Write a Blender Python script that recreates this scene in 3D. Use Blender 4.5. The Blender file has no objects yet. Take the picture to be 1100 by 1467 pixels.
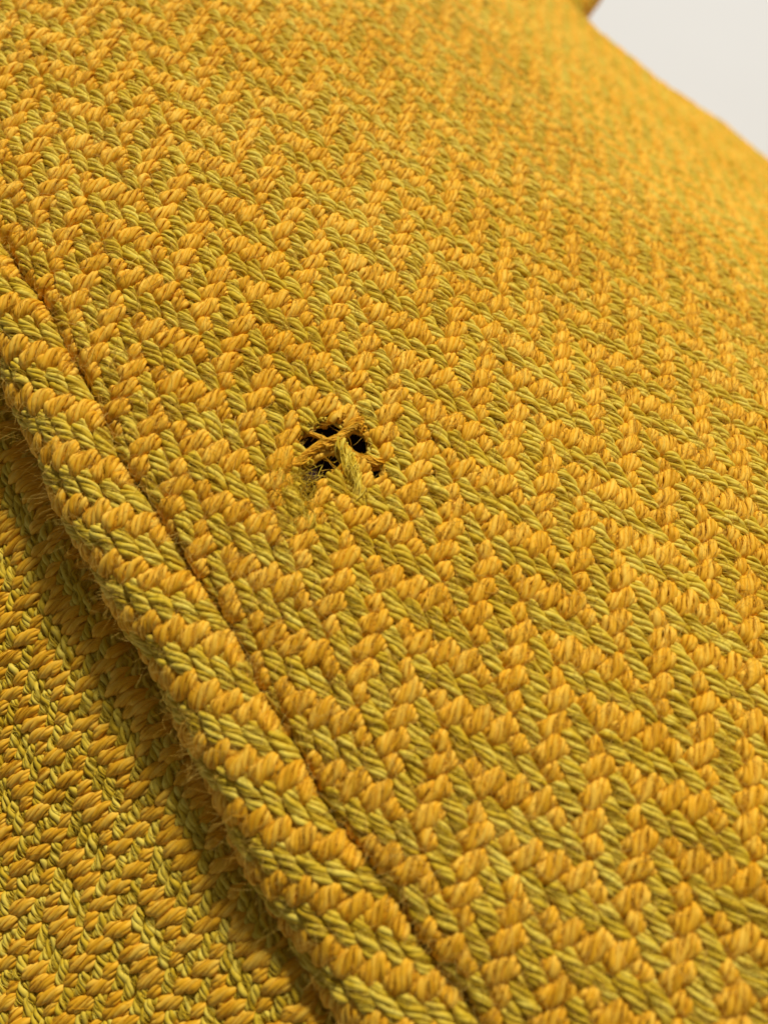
import bpy, math
import numpy as np

# ------------------------------------------------------------------ frame and scale
# Lengths are worked out in "yarn pitches" in a frame whose origin is the viewpoint
# (x right, y down, z away), then turned upright and scaled to metres.
PITCH = 0.0013
FOCAL = 1400.0; CX, CY = 550.0, 733.5; PW, PH = 1100.0, 1466.0
UP = np.array([0.10, -0.55, -0.83]); UP /= np.linalg.norm(UP)
TABLE = -112.0                        # table height along UP, in pitches
zx = np.array([1.0, 0, 0]); zx -= UP * zx.dot(UP); zx /= np.linalg.norm(zx)
zy = np.cross(UP, zx)
ROT = np.stack([zx, zy, UP])          # rows: world axes in viewing coordinates
def W(p):
    q = np.asarray(p, float) @ ROT.T
    q[..., 2] -= TABLE
    return q * PITCH
def Wd(d): return np.asarray(d, float) @ ROT.T

scene = bpy.context.scene
COL = scene.collection

# ------------------------------------------------------------------ camera
from mathutils import Matrix, Vector
cam_d = bpy.data.cameras.new('camera'); cam = bpy.data.objects.new('camera', cam_d); COL.objects.link(cam)
R = np.stack([Wd([1, 0, 0]), Wd([0, -1, 0]), Wd([0, 0, -1])], axis=1)
M = np.eye(4); M[:3, :3] = R; M[:3, 3] = W([0, 0, 0])
cam.matrix_world = Matrix(M.tolist())
cam_d.sensor_fit = 'VERTICAL'; cam_d.sensor_height = 24.0; cam_d.lens = FOCAL / PH * 24.0
cam_d.clip_start = 0.002; cam_d.clip_end = 50
cam_d.dof.use_dof = True
cam_d.dof.focus_distance = 69.0 * PITCH
cam_d.dof.aperture_fstop = 15.0
scene.camera = cam

# ------------------------------------------------------------------ light
world = bpy.data.worlds.new("World"); scene.world = world; world.use_nodes = True
bg = world.node_tree.nodes['Background']
bg.inputs[0].default_value = (1.0, 0.97, 0.93, 1); bg.inputs[1].default_value = 0.11
scene.view_settings.view_transform = 'Standard'; scene.view_settings.look = 'None'
scene.view_settings.exposure = 0.0; scene.view_settings.gamma = 1.0
def area(name, dirn, dist, size, power, color, target=(0, -20, 76)):
    d = np.array(dirn, float); d /= np.linalg.norm(d)
    pos = W(np.array(target) + d * dist); dw = Wd(d)
    ld = bpy.data.lights.new(name, 'AREA'); ld.size = size * PITCH; ld.energy = power; ld.color = color
    lo = bpy.data.objects.new(name, ld); COL.objects.link(lo)
    lo.location = pos.tolist()
    lo.rotation_euler = Vector(dw.tolist()).to_track_quat('Z', 'Y').to_euler()
area('window_light', (0.25, -0.88, -0.40), 1200, 130, 31.0, (1.0, 0.95, 0.85))
scene.cycles_curves.shape = 'THICK'
try:
    scene.cycles.max_bounces = 8; scene.cycles.diffuse_bounces = 3
except Exception: pass

# ------------------------------------------------------------------ materials
def wool(name, dark, mid, light, rough=0.62):
    m = bpy.data.materials.new(name); m.use_nodes = True
    nt = m.node_tree; b = nt.nodes['Principled BSDF']
    hi = nt.nodes.new('ShaderNodeHairInfo'); ramp = nt.nodes.new('ShaderNodeValToRGB')
    no = nt.nodes.new('ShaderNodeTexNoise'); tc = nt.nodes.new('ShaderNodeTexCoord')
    no.inputs['Scale'].default_value = 90.0; no.inputs['Detail'].default_value = 5.0
    no2 = nt.nodes.new('ShaderNodeTexNoise'); no2.inputs['Scale'].default_value = 1400.0; no2.inputs['Detail'].default_value = 2.0
    nt.links.new(tc.outputs['Object'], no.inputs['Vector']); nt.links.new(tc.outputs['Object'], no2.inputs['Vector'])
    a1 = nt.nodes.new('ShaderNodeMath'); a1.operation = 'MULTIPLY_ADD'; a1.inputs[1].default_value = 0.6
    a0 = nt.nodes.new('ShaderNodeMath'); a0.operation = 'MULTIPLY_ADD'; a0.inputs[1].default_value = 0.45; a0.inputs[2].default_value = 0.225
    nt.links.new(no.outputs['Fac'], a0.inputs[0])
    nt.links.new(hi.outputs['Random'], a1.inputs[0]); nt.links.new(a0.outputs[0], a1.inputs[2])
    a2 = nt.nodes.new('ShaderNodeMath'); a2.operation = 'MULTIPLY_ADD'; a2.inputs[1].default_value = 0.6
    nt.links.new(no2.outputs['Fac'], a2.inputs[0]); nt.links.new(a1.outputs[0], a2.inputs[2])
    oi = nt.nodes.new('ShaderNodeObjectInfo')
    a3 = nt.nodes.new('ShaderNodeMath'); a3.operation = 'MULTIPLY_ADD'; a3.inputs[1].default_value = 0.12
    nt.links.new(oi.outputs['Random'], a3.inputs[0]); nt.links.new(a2.outputs[0], a3.inputs[2]); a2 = a3
    mr = nt.nodes.new('ShaderNodeMapRange'); mr.inputs[1].default_value = 0.66; mr.inputs[2].default_value = 1.56
    nt.links.new(a2.outputs[0], mr.inputs[0]); nt.links.new(mr.outputs[0], ramp.inputs[0])
    e = ramp.color_ramp.elements
    e[0].position = 0.0; e[0].color = (*dark, 1); e[1].position = 1.0; e[1].color = (*light, 1)
    k = e.new(0.5); k.color = (*mid, 1)
    nt.links.new(ramp.outputs[0], b.inputs['Base Color'])
    b.inputs['Roughness'].default_value = rough
    b.inputs['Specular IOR Level'].default_value = 0.3; b.inputs['Specular Tint'].default_value = (1.0, 0.86, 0.50, 1)
    return m
ORANGE = wool('golden_wool', (0.58, 0.26, 0.005), (0.81, 0.42, 0.018), (0.93, 0.59, 0.08))
OLIVE = wool('olive_wool', (0.46, 0.28, 0.007), (0.64, 0.435, 0.022), (0.82, 0.66, 0.11))
FUZZ = wool('fuzz_wool', (0.60, 0.33, 0.04), (0.72, 0.45, 0.07), (0.82, 0.58, 0.14), 0.5)
def plain(name, col, rough=0.8, scale=40, var=0.1):
    m = bpy.data.materials.new(name); m.use_nodes = True; nt = m.node_tree; b = nt.nodes['Principled BSDF']
    no = nt.nodes.new('ShaderNodeTexNoise'); no.inputs['Scale'].default_value = scale; no.inputs['Detail'].default_value = 6
    tc = nt.nodes.new('ShaderNodeTexCoord'); nt.links.new(tc.outputs['Object'], no.inputs['Vector'])
    r = nt.nodes.new('ShaderNodeValToRGB'); nt.links.new(no.outputs['Fac'], r.inputs[0])
    r.color_ramp.elements[0].position = 0.3; r.color_ramp.elements[1].position = 0.7
    r.color_ramp.elements[0].color = (*[c * (1 - var) for c in col], 1); r.color_ramp.elements[1].color = (*[min(1, c * (1 + var)) for c in col], 1)
    nt.links.new(r.outputs[0], b.inputs['Base Color']); b.inputs['Roughness'].default_value = rough
    b.inputs['Specular IOR Level'].default_value = 0.2
    return m
LINING = plain('dark_lining', (0.06, 0.025, 0.018), 0.8, 900, 0.4)
TABLE_M = plain('white_tabletop', (0.62, 0.62, 0.625), 0.55, 12, 0.015)

# ------------------------------------------------------------------ scene tree helpers
def prop(o, **k):
    for a, b in k.items(): o[a] = b
    return o
def empty(name, parent=None, loc=None):
    o = bpy.data.objects.new(name, None); COL.objects.link(o); o.empty_display_size = 0.01
    if loc is not None: o.location = loc
    if parent is not None: attach(o, parent)
    return o
def attach(o, parent):
    o.parent = parent
    o.matrix_parent_inverse = parent_world[parent.name].inverted()
parent_world = {}

# ------------------------------------------------------------------ cloth surfaces
EXPS = [(i, j) for i in range(5) for j in range(5 - i)]
CF = np.array([[-11.2124, 5.4299, 61.4715], [17.9689, 40.4706, -10.8932], [1.2264, 1.13, 3.6572], [0.5827, -0.6904, -0.8165], [0.0025, -0.0139, -0.1581], [37.7601, -17.2111, 3.4989], [4.002, -3.6051, -11.1397], [1.4775, -1.7742, -5.7421], [-0.0534, 0.4106, 0.1763], [-5.1892, 2.3247, 12.669], [-0.9419, -1.8908, 2.8292], [-0.4338, 0.3199, 1.324], [1.196, 0.074, -2.8412], [0.0925, 0.5199, -0.221], [-0.0635, -0.0016, 0.1963]])
ALPHA = 0.17075913; SS = 40.0
def poly(u, v):
    u = u / SS; v = v / SS
    X = 0; Xu = 0; Xv = 0
    for k, (i, j) in enumerate(EXPS):
        c = CF[k]
        X = X + (u**i * v**j)[..., None] * c
        if i: Xu = Xu + (i * u**(i-1) * v**j)[..., None] * c / SS
        if j: Xv = Xv + (j * u**i * v**(j-1))[..., None] * c / SS
    return X, Xu, Xv
def unit(a): return a / np.linalg.norm(a, axis=-1, keepdims=True)
def smooth_noise(u, v, seed, wl):
    r = np.random.RandomState(seed); o = 0
    for k in range(7):
        a, b, c = r.normal(), r.normal(), r.uniform(0, 6.28)
        o = o + np.sin((a * u + b * v) * 6.28 / wl + c)
    return o / 3.7
def seam_wob(v): return 0.22 * np.sin(v * 0.31 + 1) + 0.12 * np.sin(v * 0.83)
def surf_main(u, v):
    g = np.exp(-(((u - 10.8) / 3.6)**2 + ((v + 4.6) / 3.0)**2))
    u, v = u + 0.09 * (u - 10.8) * g + 0.25 * g * np.sin(v * 1.3), v + 0.09 * (v + 4.6) * g + 0.25 * g * np.sin(u * 1.1)
    X, Xu, Xv = poly(u, v)
    N = -unit(np.cross(Xu, Xv))
    d = u - ALPHA * v - seam_wob(v)
    dip = -0.8 * np.exp(-(np.maximum(d, 0) / 0.45)**2) - 0.15 * np.exp(-(np.maximum(d, 0) / 3.0)**2)
    bump = 0.22 * smooth_noise(u, v, 3, 17.0)
    # the cloth around the hole is a little hollow
    rr = ((u - 10.6) / 4.2)**2 + ((v + 4.4) / 3.6)**2
    bump = bump - 0.55 * np.exp(-rr)
    # past the crest the cloth falls away towards the table
    crest = np.maximum(u - np.clip(93.0 + 1.75 * (v + 62.0), 60.0, 116.0), 0)
    return X + N * (dip + bump)[..., None] - UP * (0.12 * np.minimum(crest, 12)**2 + 2.9 * np.maximum(crest - 12, 0))[..., None], N
def surf_edge(u, v):
    d = -u
    us = ALPHA * v + seam_wob(v)
    X, Xu, Xv = poly(us, v)
    T = unit(Xv + ALPHA * Xu); N = -unit(np.cross(Xu, Xv))
    L = np.cross(N, T); L = unit(L); L = L * np.where((L * Xu).sum(-1, keepdims=True) > 0, -1.0, 1.0)
    Wf = 2.0 + np.where(v > 0, 0.08, 0.02) * v + 0.3 * smooth_noise(v, v * 0, 5, 26.0); Rr = 3.0
    phi = np.maximum(d - Wf, 0) / Rr
    la = np.minimum(d, Wf) + Rr * np.sin(phi); hn = -Rr * (1 - np.cos(phi))
    dp = np.clip(d, -1, None)
    hn = hn - 0.5 * np.exp(-(dp / 0.4)**2) - 0.1 * np.exp(-(dp / 2.5)**2) + 0.25 * smooth_noise(d, v, 8, 13.0)
    P = X + L * la[..., None] + N * hn[..., None]
    NN = N * np.cos(phi)[..., None] + L * np.sin(phi)[..., None]
    return P, NN
def surf_under(u, v):
    f = np.array([17.0, -4.0]); w = np.array([-6.0, 20.0]); s = 65.6 / FOCAL
    X0 = np.array([(110 - CX) * s, (1160 - CY) * s, 65.6])
    # keep the projected directions while the sheet recedes
    fz, wz = -0.30, 0.01
    def tang(g, gz): return np.array([g[0] * s + X0[0] / 65.6 * gz, g[1] * s + X0[1] / 65.6 * gz, gz])
    Xu = tang(f, fz); Xv = tang(w, wz)
    N0 = -unit(np.cross(Xu, Xv))
    dd = np.maximum((u + 10.8) * 0.746 - (v + 22.2) * 0.667 - 0.6 + 0.04 * (v + 22), 0)
    h = -20.0 * (1 - np.exp(-(dd / 3.8)**2)) + 0.5 * smooth_noise(u, v, 12, 40.0)
    P = X0 + u[..., None] * Xu + v[..., None] * Xv + N0 * h[..., None]
    return P, np.broadcast_to(N0, P.shape)
def surf_far(u, v):
    X0 = np.array([21.5, -77.5, 149.0])
    Xu = unit(np.array([0.9, -0.25, 0.20])); Xv = unit(np.array([-0.5, 0.8, -0.4]))
    N0 = -unit(np.cross(Xu, Xv)); Rr = 3.0; u1 = 9.0
    phi = np.maximum(u - u1, 0) / Rr
    a = np.minimum(u, u1) + Rr * np.sin(phi)
    P = X0 + a[..., None] * Xu + v[..., None] * Xv * 1.15 - N0 * (Rr * (1 - np.cos(phi)))[..., None]
    return P, N0 * np.cos(phi)[..., None] + Xu * np.sin(phi)[..., None]
def project(P): return CX + FOCAL * P[..., 0] / P[..., 2], CY + FOCAL * P[..., 1] / P[..., 2]

# ------------------------------------------------------------------ yarn building
rng = np.random.RandomState(11)
def curves_object(name, sizes, pts, rad, mat, parent):
    cu = bpy.data.hair_curves.new(name)
    cu.add_curves([int(q) for q in sizes])
    cu.points.foreach_set('position', W(pts).astype(np.float32).ravel())
    cu.points.foreach_set('radius', (np.ravel(rad) * PITCH).astype(np.float32))
    cu.materials.append(mat)
    o = bpy.data.objects.new(name, cu); COL.objects.link(o)
    if parent is not None: attach(o, parent)
    return o, len(pts)
TOTAL = [0, 0]
def lifts(h_of, t):
    """crimp height (-1..1) of a yarn along t (crossings centred at integers + .5)"""
    x = t - 0.5; j = np.floor(x); fr = x - j
    f2 = np.clip((fr - 0.5) * 1.5 + 0.5, 0, 1); e = f2 * f2 * (3 - 2 * f2)
    a = h_of(j) * (1 - e) + h_of(j + 1) * e
    b = (h_of(j - 1) * (1 - fr) + h_of(j) + h_of(j + 1) + h_of(j + 2) * fr) / 3.0
    return 0.90 * a + 0.14 * b
def runs(mask):
    idx = np.flatnonzero(np.diff(np.concatenate([[0], mask.astype(np.int8), [0]])))
    return zip(idx[::2], idx[1::2])
def U(a, b, *shape): return rng.uniform(a, b, shape)

def weave(surf, ru, rv, phase, inside, parent, uo=0.0, vo=0.0, mats=(OLIVE, ORANGE), lod=1.0,
          frayed=None, names=('warp_yarn', 'weft_yarn'), margin=150, relief=1.0):
    """warp yarns run along v at u=i+.5+uo, weft yarns along u at v=j+.5+vo"""
    def up(i, j): return np.where(np.mod(j - phase(i), 4) < 2, 1.0, -1.0)
    for kind in (0, 1):
        lo, hi = (ru if kind == 0 else rv); a0, a1 = (rv if kind == 0 else ru)
        oo = (uo if kind == 0 else vo); ot = (vo if kind == 0 else uo)
        for i in range(lo, hi):
            c0 = i + 0.5 + oo
            n = int((a1 - a0) * 4) + 1
            tt = np.linspace(a0, a1, n)
            uu, vv = (np.full(n, c0), tt) if kind == 0 else (tt, np.full(n, c0))
            P, N = surf(uu, vv); px, py = project(P)
            ok = (px > -margin) & (px < PW + margin) & (py > -margin) & (py < PH + margin) & (P[:, 2] > 20) & inside(uu, vv)
            rs = [(s, e) for s, e in runs(ok) if e - s > 3]
            if not rs: continue
            h_of = (lambda j: up(i, j)) if kind == 0 else (lambda j: -up(j, i))
            A0, B0 = (0.48, 0.36) if kind == 0 else (0.62, 0.38)
            H0 = relief * (0.22 if kind == 0 else 0.30)
            tw = (0.95 / A0) if kind == 0 else (-1.25 / A0)
            wob = rng.uniform(0, 100); slub = rng.uniform(0.92, 1.06); A0 *= slub; B0 *= slub
            G = []                       # groups: t, th, ra, lat, extra, radius, each (strands, points)
            for (si, ei) in rs:
                ta, tb = tt[si], tt[ei - 1]; z = P[(si + ei) // 2, 2]; L = tb - ta
                m = max(6, int(L * 2.5)); t = np.broadcast_to(np.linspace(ta, tb, m), (3, m)); o = np.zeros((3, m))
                G.append((t, o, o, o + np.array([[-.24], [0], [.24]]) * A0 / 0.5, o - 0.05, o + 0.175 * A0 / 0.5))
                # fibre bundles laid round the core with the twist of the yarn
                K = 6 if kind == 0 else 7; m = max(8, int(L * 4.5)); t = np.broadcast_to(np.linspace(ta, tb, m), (K, m))
                ph = 6.283 * np.arange(K)[:, None] / K + U(-.15, .15, K, 1)
                th = ph + tw * t + 0.28 * np.sin(t * U(.5, 1.6, K, 1) + U(0, 6, K, 1)) + 0.07 * np.sin(t * U(2, 4.5, K, 1) + U(0, 6, K, 1))
                ra = 0.78 + 0.06 * np.sin(t * U(1., 3., K, 1) + U(0, 6, K, 1)) + 0.03 * np.sin(t * U(4, 6, K, 1) + U(0, 6, K, 1))
                rr = U(.140, .190, K, 1) * (1 + 0.20 * np.sin(t * U(1.5, 4, K, 1) + U(0, 6, K, 1)))
                G.append((t, th, ra, 0 * t, 0 * t, rr))
                # fine fibres, most on the outside, some wandering off the twist
                nf = int(L * 20.0 * lod * np.clip((108 - z) / 36.0, 0.0, 1.0))
                if nf:
                    m = 9
                    s0 = U(ta - 1.5, tb, nf, 1); s1 = np.minimum(s0 + U(1.0, 3.4, nf, 1), tb); s0 = np.maximum(s0, ta)
                    s1 = np.maximum(s1, s0 + 0.3)
                    t = s0 + (s1 - s0) * np.linspace(0, 1, m)
                    wild = (U(0, 1, nf, 1) < 0.18)
                    slope = np.where(wild, U(-.3, 2.2, nf, 1), U(.85, 1.15, nf, 1))
                    th = U(-2.1, 2.1, nf, 1) + tw * slope * (t - t.mean(1, keepdims=True)) + U(.03, .15, nf, 1) * np.sin(t * U(2, 5, nf, 1) + U(0, 6, nf, 1))
                    ra = 0.98 + U(-.10, .14, nf, 1) + np.where(wild, .12, .05) * np.sin(t * U(2, 4, nf, 1) + U(0, 6, nf, 1))
                    rr = U(.009, .022, nf, 1) * np.sin(np.linspace(.5, 2.7, m))[None]
                    G.append((t, th, ra, 0 * t, 0 * t, rr))
            sizes = np.concatenate([np.full(g[0].shape[0], g[0].shape[1]) for g in G])
            t, th, ra, la, ex, rr = [np.concatenate([np.ravel(g[k]) for g in G]) for k in range(6)]
            h = lifts(h_of, t - ot)
            A = A0 * (1.0 + 0.08 * h) * (1 + 0.08 * np.sin(t * 2.1 + wob) + 0.05 * np.sin(t * 4.7 + wob)); B = B0 * (1.0 + 0.08 * h)
            sn = np.sin(th); cs = np.cos(th); sn = np.sign(sn) * np.abs(sn)**0.92; cs = np.sign(cs) * np.abs(cs)**0.88
            off = A * ra * sn + la + 0.07 * np.sin(t * 0.9 + wob) + 0.05 * np.sin(t * 2.3 + wob * 2)
            hh = H0 * h + B * ra * cs + ex + 0.05 * np.sin(t * 1.3 + wob * 3)
            u_, v_ = (c0 + off, t) if kind == 0 else (t, c0 + off / 1.15)
            Pt, N = surf(u_, v_)
            Pt = Pt + N * hh[:, None]
            if frayed is not None:
                keep = frayed(u_, v_, sizes, rng)
                if keep is not None:
                    pts, rad, sz = [], [], []; o = 0
                    for q in sizes:
                        kk = keep[o:o + q]
                        for s_, e_ in runs(kk):
                            if e_ - s_ >= 3:
                                pts.append(Pt[o + s_:o + e_]); rad.append(rr[o + s_:o + e_]); sz.append(e_ - s_)
                        o += q
                    Pt = np.concatenate(pts); rr = np.concatenate(rad); sizes = np.array(sz)
            o, npt = curves_object(names[kind], sizes, Pt, rr, mats[kind], parent)
            TOTAL[0] += npt; TOTAL[1] += 1

def grid_mesh(name, surf, u0, u1, v0, v1, nu, nv, off, mat, parent, keep=None):
    U, V = np.meshgrid(np.linspace(u0, u1, nu), np.linspace(v0, v1, nv))
    P, N = surf(U, V); P = W(P + N * off).reshape(-1, 3)
    faces = []
    K = None if keep is None else keep(U, V)
    for b in range(nv - 1):
        for a in range(nu - 1):
            if K is not None and not K[b, a]: continue
            k = b * nu + a; faces.append((k, k + 1, k + nu + 1, k + nu))
    me = bpy.data.meshes.new(name); me.from_pydata(P.tolist(), [], faces); me.materials.append(mat)
    for p in me.polygons: p.use_smooth = True
    o = bpy.data.objects.new(name, me); COL.objects.link(o)
    if parent is not None: attach(o, parent)
    return o

def fuzz(name, surf, uv, lens, mat, parent, lift=0.5, rad=(.012, .022), curl=1.0, out=(.1, .9)):
    uv = np.asarray(uv); n = len(uv); m = 11
    P, N = surf(uv[:, 0], uv[:, 1]); step = (np.asarray(lens) / m)[:, None]
    d = unit(N * U(*out, n, 1) + rng.normal(size=(n, 3)) * 0.7)
    ax = unit(rng.normal(size=(n, 3))); k = rng.normal(size=(n, 1)) * 1.2 * curl
    p = P + N * lift * U(.4, 1.1, n, 1); pts = [p]
    for q in range(m):
        ax = unit(ax + rng.normal(size=(n, 3)) * 0.2); k = k * 0.92 + rng.normal(size=(n, 1)) * 0.45 * curl
        d = unit(d + np.cross(ax, d) * k * step * 1.2)
        p = p + d * step; pts.append(p)
    pts = np.stack(pts, 1); r = U(*rad, n, 1) * np.linspace(1, .45, m + 1)
    o, npt = curves_object(name, np.full(n, m + 1), pts.reshape(-1, 3), r.ravel(), mat, parent); TOTAL[0] += npt
    prop(o, kind='stuff'); return o

# ------------------------------------------------------------------ the table
def table():
    me = bpy.data.meshes.new('tabletop'); s = 2.0
    v = [(-s, -s, 0), (s, -s, 0), (s, s, 0), (-s, s, 0), (-s, -s, -.02), (s, -s, -.02), (s, s, -.02), (-s, s, -.02)]
    f = [(0, 1, 2, 3), (7, 6, 5, 4), (0, 4, 5, 1), (1, 5, 6, 2), (2, 6, 7, 3), (3, 7, 4, 0)]
    me.from_pydata(v, [], f); me.materials.append(TABLE_M)
    o = bpy.data.objects.new('tabletop', me); COL.objects.link(o); prop(o, kind='structure')
table()

# ------------------------------------------------------------------ the garment
base = W([0, 0, 75]); base[2] = 0.0
coat = bpy.data.objects.new('wool_jacket', None); COL.objects.link(coat); coat.location = base.tolist(); coat.empty_display_size = 0.02
parent_world['wool_jacket'] = Matrix.Translation(Vector(base.tolist()))
prop(coat, label='mustard and olive herringbone wool jacket with a small moth hole, heaped on the white table', category='jacket')
def panel(name, label=None):
    o = bpy.data.objects.new(name, None); COL.objects.link(o); o.parent = coat; o.empty_display_size = 0.01
    parent_world[o.name] = parent_world['wool_jacket']
    if label: o['label'] = label
    return o

# broken herringbone, 4 + 4 ends
PH8 = np.array([0, 1, 2, 3, 1, 0, 3, 2])
def phase_main(i): return PH8[np.mod(np.asarray(i, int) - 2, 8)]
# moth hole: where threads are gone (u, v, radius u, radius v, which yarn)
HOLES = [(11.4, -6.2, 1.25, 0.55), (10.3, -5.8, 0.95, 0.7), (12.85, -5.0, 0.75, 0.85), (10.6, -4.35, 1.0, 0.55), (13.1, -2.85, 0.5, 0.5),
         (8.4, -3.1, 0.65, 0.55), (9.4, -4.0, 1.1, 0.6)]
def frayed_main(u, v, sizes, r):
    near = (u > 6) & (u < 16) & (v > -9) & (v < 0)
    if not near.any(): return None
    j = np.repeat(r.uniform(.72, 1.12, len(sizes)), sizes)
    keep = np.ones(u.shape, bool)
    for a, b, ra, rb in HOLES:
        keep &= (((u - a) / (ra * j))**2 + ((v - b) / (rb * j))**2) > 1.0
    return None if keep.all() else keep
front = panel('front_panel')
def in_main(u, v): return (u > ALPHA * v + seam_wob(v) + 0.05)
weave(surf_main, (-12, 124), (-76, 38), phase_main, in_main, front, uo=-0.15, vo=-0.1, frayed=frayed_main)
grid_mesh('lining', surf_main, -14, 126, -78, 40, 90, 80, -2.2, LINING, front, keep=lambda U, V: U > ALPHA * V - 1.0)

def phase_edge(i):
    i = np.asarray(i, int)
    return np.mod(i + 1, 4)
edge = panel('seamed_edge')
weave(surf_edge, (-14, 0), (-46, 38), phase_edge, lambda u, v: u < 0.05, edge, relief=0.8)
grid_mesh('interlining', surf_edge, -13.5, 0.5, -46, 38, 24, 60, -1.0, LINING, edge)

def in_under(u, v): return (u + 10.8) * 0.746 - (v + 22.2) * 0.667 < 18
under = panel('under_panel')
def phase_under(i): return PH8[np.mod(np.asarray(i, int), 8)]
weave(surf_under, (-36, 46), (-64, 42), phase_under, in_under, under)
grid_mesh('lining', surf_under, -40, 50, -68, 46, 60, 60, -1.2, LINING, under, keep=in_under)

far = panel('far_fold')
weave(surf_far, (-14, 22), (-14, 8), lambda i: np.mod(np.asarray(i, int), 4), lambda u, v: u < 60, far, lod=0.3)

# ------------------------------------------------------------------ loose fibres
def rnd_uv(n, fu, fv):
    return np.stack([fu(n), fv(n)], 1)
# curly fibres standing off the rolled edge
n = 750; v = rng.uniform(-30, 32, n); d = 1.5 + 3.0 * rng.uniform(0.5, 1.9, n)
fuzz('loose_fibre', surf_edge, np.stack([-d, v], 1), rng.gamma(2.0, .5, n).clip(.4, 3.5), FUZZ, edge, rad=(.007, .013))
n = 4200; v = rng.uniform(-32, 34, n); d = rng.uniform(0.2, 8, n)
fuzz('loose_fibre', surf_edge, np.stack([-d, v], 1), rng.uniform(.6, 2.2, n), FUZZ, edge, rad=(.006, .012), curl=.6, out=(-.4, .5))
n = 42000; v = rng.uniform(-50, 34, n); u = ALPHA * v + rng.uniform(0, 1, n)**1.3 * 60
P, _ = surf_main(u, v); px, py = project(P); k = (px > -30) & (px < 1130) & (py > -30) & (py < 1500)
for a, b, ra, rb in HOLES: k &= ((u - a) / (ra + .8))**2 + ((v - b) / (rb + .8))**2 > 1
uv = np.stack([u, v], 1)[k]
fuzz('loose_fibre', surf_main, uv, rng.uniform(.6, 2.6, len(uv)), FUZZ, front, rad=(.008, .018), curl=.6, out=(-.3, .7))

# ------------------------------------------------------------------ torn yarns left standing in the moth hole
def loose_yarn(name, path, heights, A, mat, K=12, twist=1.2, spread=0.25, fine=120):
    path = np.array(path, float); heights = np.array(heights, float); m = 9 * len(path)
    q = np.linspace(0, len(path) - 1, m); i = np.clip(q.astype(int), 0, len(path) - 2); f = q - i
    def cr(a):
        g = lambda k: a[np.clip(i + k, 0, len(a) - 1)]
        F = f if a.ndim == 1 else f[:, None]
        return 0.5 * (2 * g(0) + (g(1) - g(-1)) * F + (2 * g(-1) - 5 * g(0) + 4 * g(1) - g(2)) * F**2 + (3 * g(0) - g(-1) - 3 * g(1) + g(2)) * F**3)
    uvp = cr(path); hh = cr(heights)
    P, N = surf_main(uvp[:, 0], uvp[:, 1]); P = P + N * hh[:, None]
    T = unit(np.gradient(P, axis=0)); Bn = unit(np.cross(T, N)); Nn = np.cross(Bn, T)
    s = np.concatenate([[0], np.cumsum(np.linalg.norm(np.diff(P, axis=0), axis=1))])
    prof = A * (1 + 0.12 * np.sin(s * 3)) * (1 + spread * (np.abs(np.linspace(-1, 1, m))**4))
    pts, rad, sz = [P], [0.62 * prof], [m]
    for k in range(K + fine):
        big = k < K
        a, b = (0, m) if big else sorted(rng.randint(0, m, 2))
        if b - a < 5: continue
        th = (6.283 * k / K if big else rng.uniform(0, 6.283)) + twist * s * (1 if big else rng.uniform(.8, 1.2)) + 0.55 * np.sin(s * 2 + k)
        ra = (rng.uniform(.68, .88) if big else rng.uniform(.9, 1.25)) * prof * (1 + 0.12 * np.sin(s * rng.uniform(1, 4) + k))
        Q = P + Bn * (ra * np.sin(th))[:, None] + Nn * (ra * np.cos(th))[:, None]
        r = (0.20 * prof * (1 + .3 * np.sin(s * rng.uniform(2, 5) + k)) if big else rng.uniform(.018, .035) * np.ones(m))
        pts.append(Q[a:b]); rad.append(r[a:b]); sz.append(b - a)
    o, n = curves_object(name, sz, np.concatenate(pts), np.concatenate(rad), mat, front); TOTAL[0] += n
loose_yarn('torn_yarn', [(6.6, -5.35), (7.6, -5.1), (8.8, -4.95), (9.9, -5.15), (11.2, -5.4)], [.1, .3, .45, .4, .5], .27, ORANGE)
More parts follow.
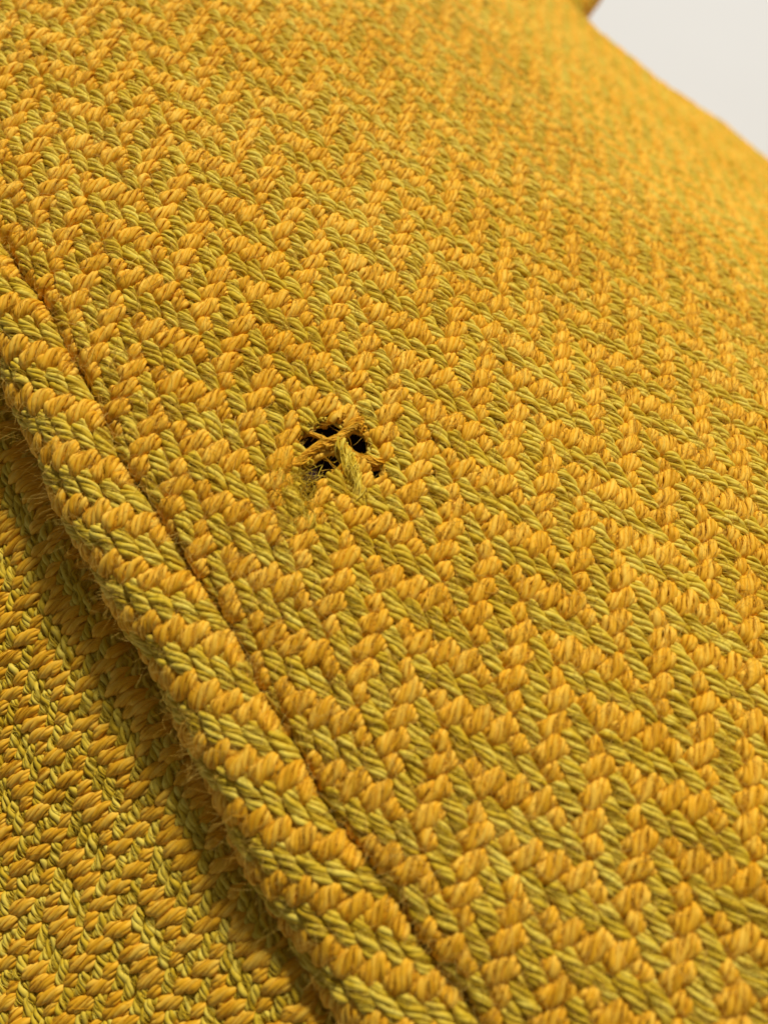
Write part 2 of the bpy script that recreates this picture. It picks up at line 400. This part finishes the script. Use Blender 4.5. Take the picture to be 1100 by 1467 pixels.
loose_yarn('torn_yarn', [(10.8, -5.2), (11.7, -5.45), (12.5, -5.75), (13.4, -6.0), (14.4, -5.9)], [.5, .55, .5, .5, .1], .25, ORANGE)
loose_yarn('torn_yarn', [(11.3, -5.5), (11.0, -5.9), (10.3, -6.4), (9.8, -7.1)], [.4, .2, .2, .1], .12, ORANGE, K=5, fine=40)
loose_yarn('torn_yarn', [(11.7, -5.3), (12.1, -4.5), (12.6, -3.9), (13.3, -3.4), (14.0, -3.3)], [.35, .3, .45, .4, .1], .22, ORANGE)
loose_yarn('torn_yarn', [(11.8, -5.6), (11.7, -4.7), (11.5, -3.7), (11.6, -2.6), (11.5, -1.6)], [.2, .3, .4, .4, .1], .46, OLIVE, K=8)
loose_yarn('torn_yarn', [(7.3, -5.6), (7.3, -4.2), (7.5, -2.9), (7.9, -1.7), (7.7, -0.8)], [.1, .15, .1, .25, .1], .38, OLIVE, K=8)
loose_yarn('torn_yarn', [(8.6, -2.2), (9.2, -3.0), (10.2, -3.2)], [-.3, -.1, -.2], .2, OLIVE, K=6)
# frayed fibre ends round the hole
pts = []
for a, b, ra, rb in HOLES:
    n = int(7 * (ra + rb)); t = rng.uniform(0, 6.283, n); pts += list(np.stack([a + ra * 1.05 * np.cos(t), b + rb * 1.05 * np.sin(t)], 1))
fuzz('frayed_fibre', surf_main, np.array(pts), rng.uniform(.4, 1.3, len(pts)), FUZZ, front, lift=0.15, rad=(.010, .020), curl=.35, out=(-.5, .6))
n = 420; q = rng.normal(size=(n, 2)) * [1.0, 1.3] + [7.9, -3.0]
fuzz('frayed_fibre', surf_main, q, rng.uniform(.8, 2.4, n), OLIVE, front, lift=0.35, rad=(.014, .028), curl=.5, out=(-.7, .4))
n = 70; q = rng.normal(size=(n, 2)) * [2.4, 1.6] + [11.0, -4.8]
fuzz('frayed_fibre', surf_main, q, rng.uniform(.8, 2.2, n), ORANGE, front, lift=0.4, rad=(.010, .022), curl=.6, out=(-.5, .5))
print('curve points', TOTAL)
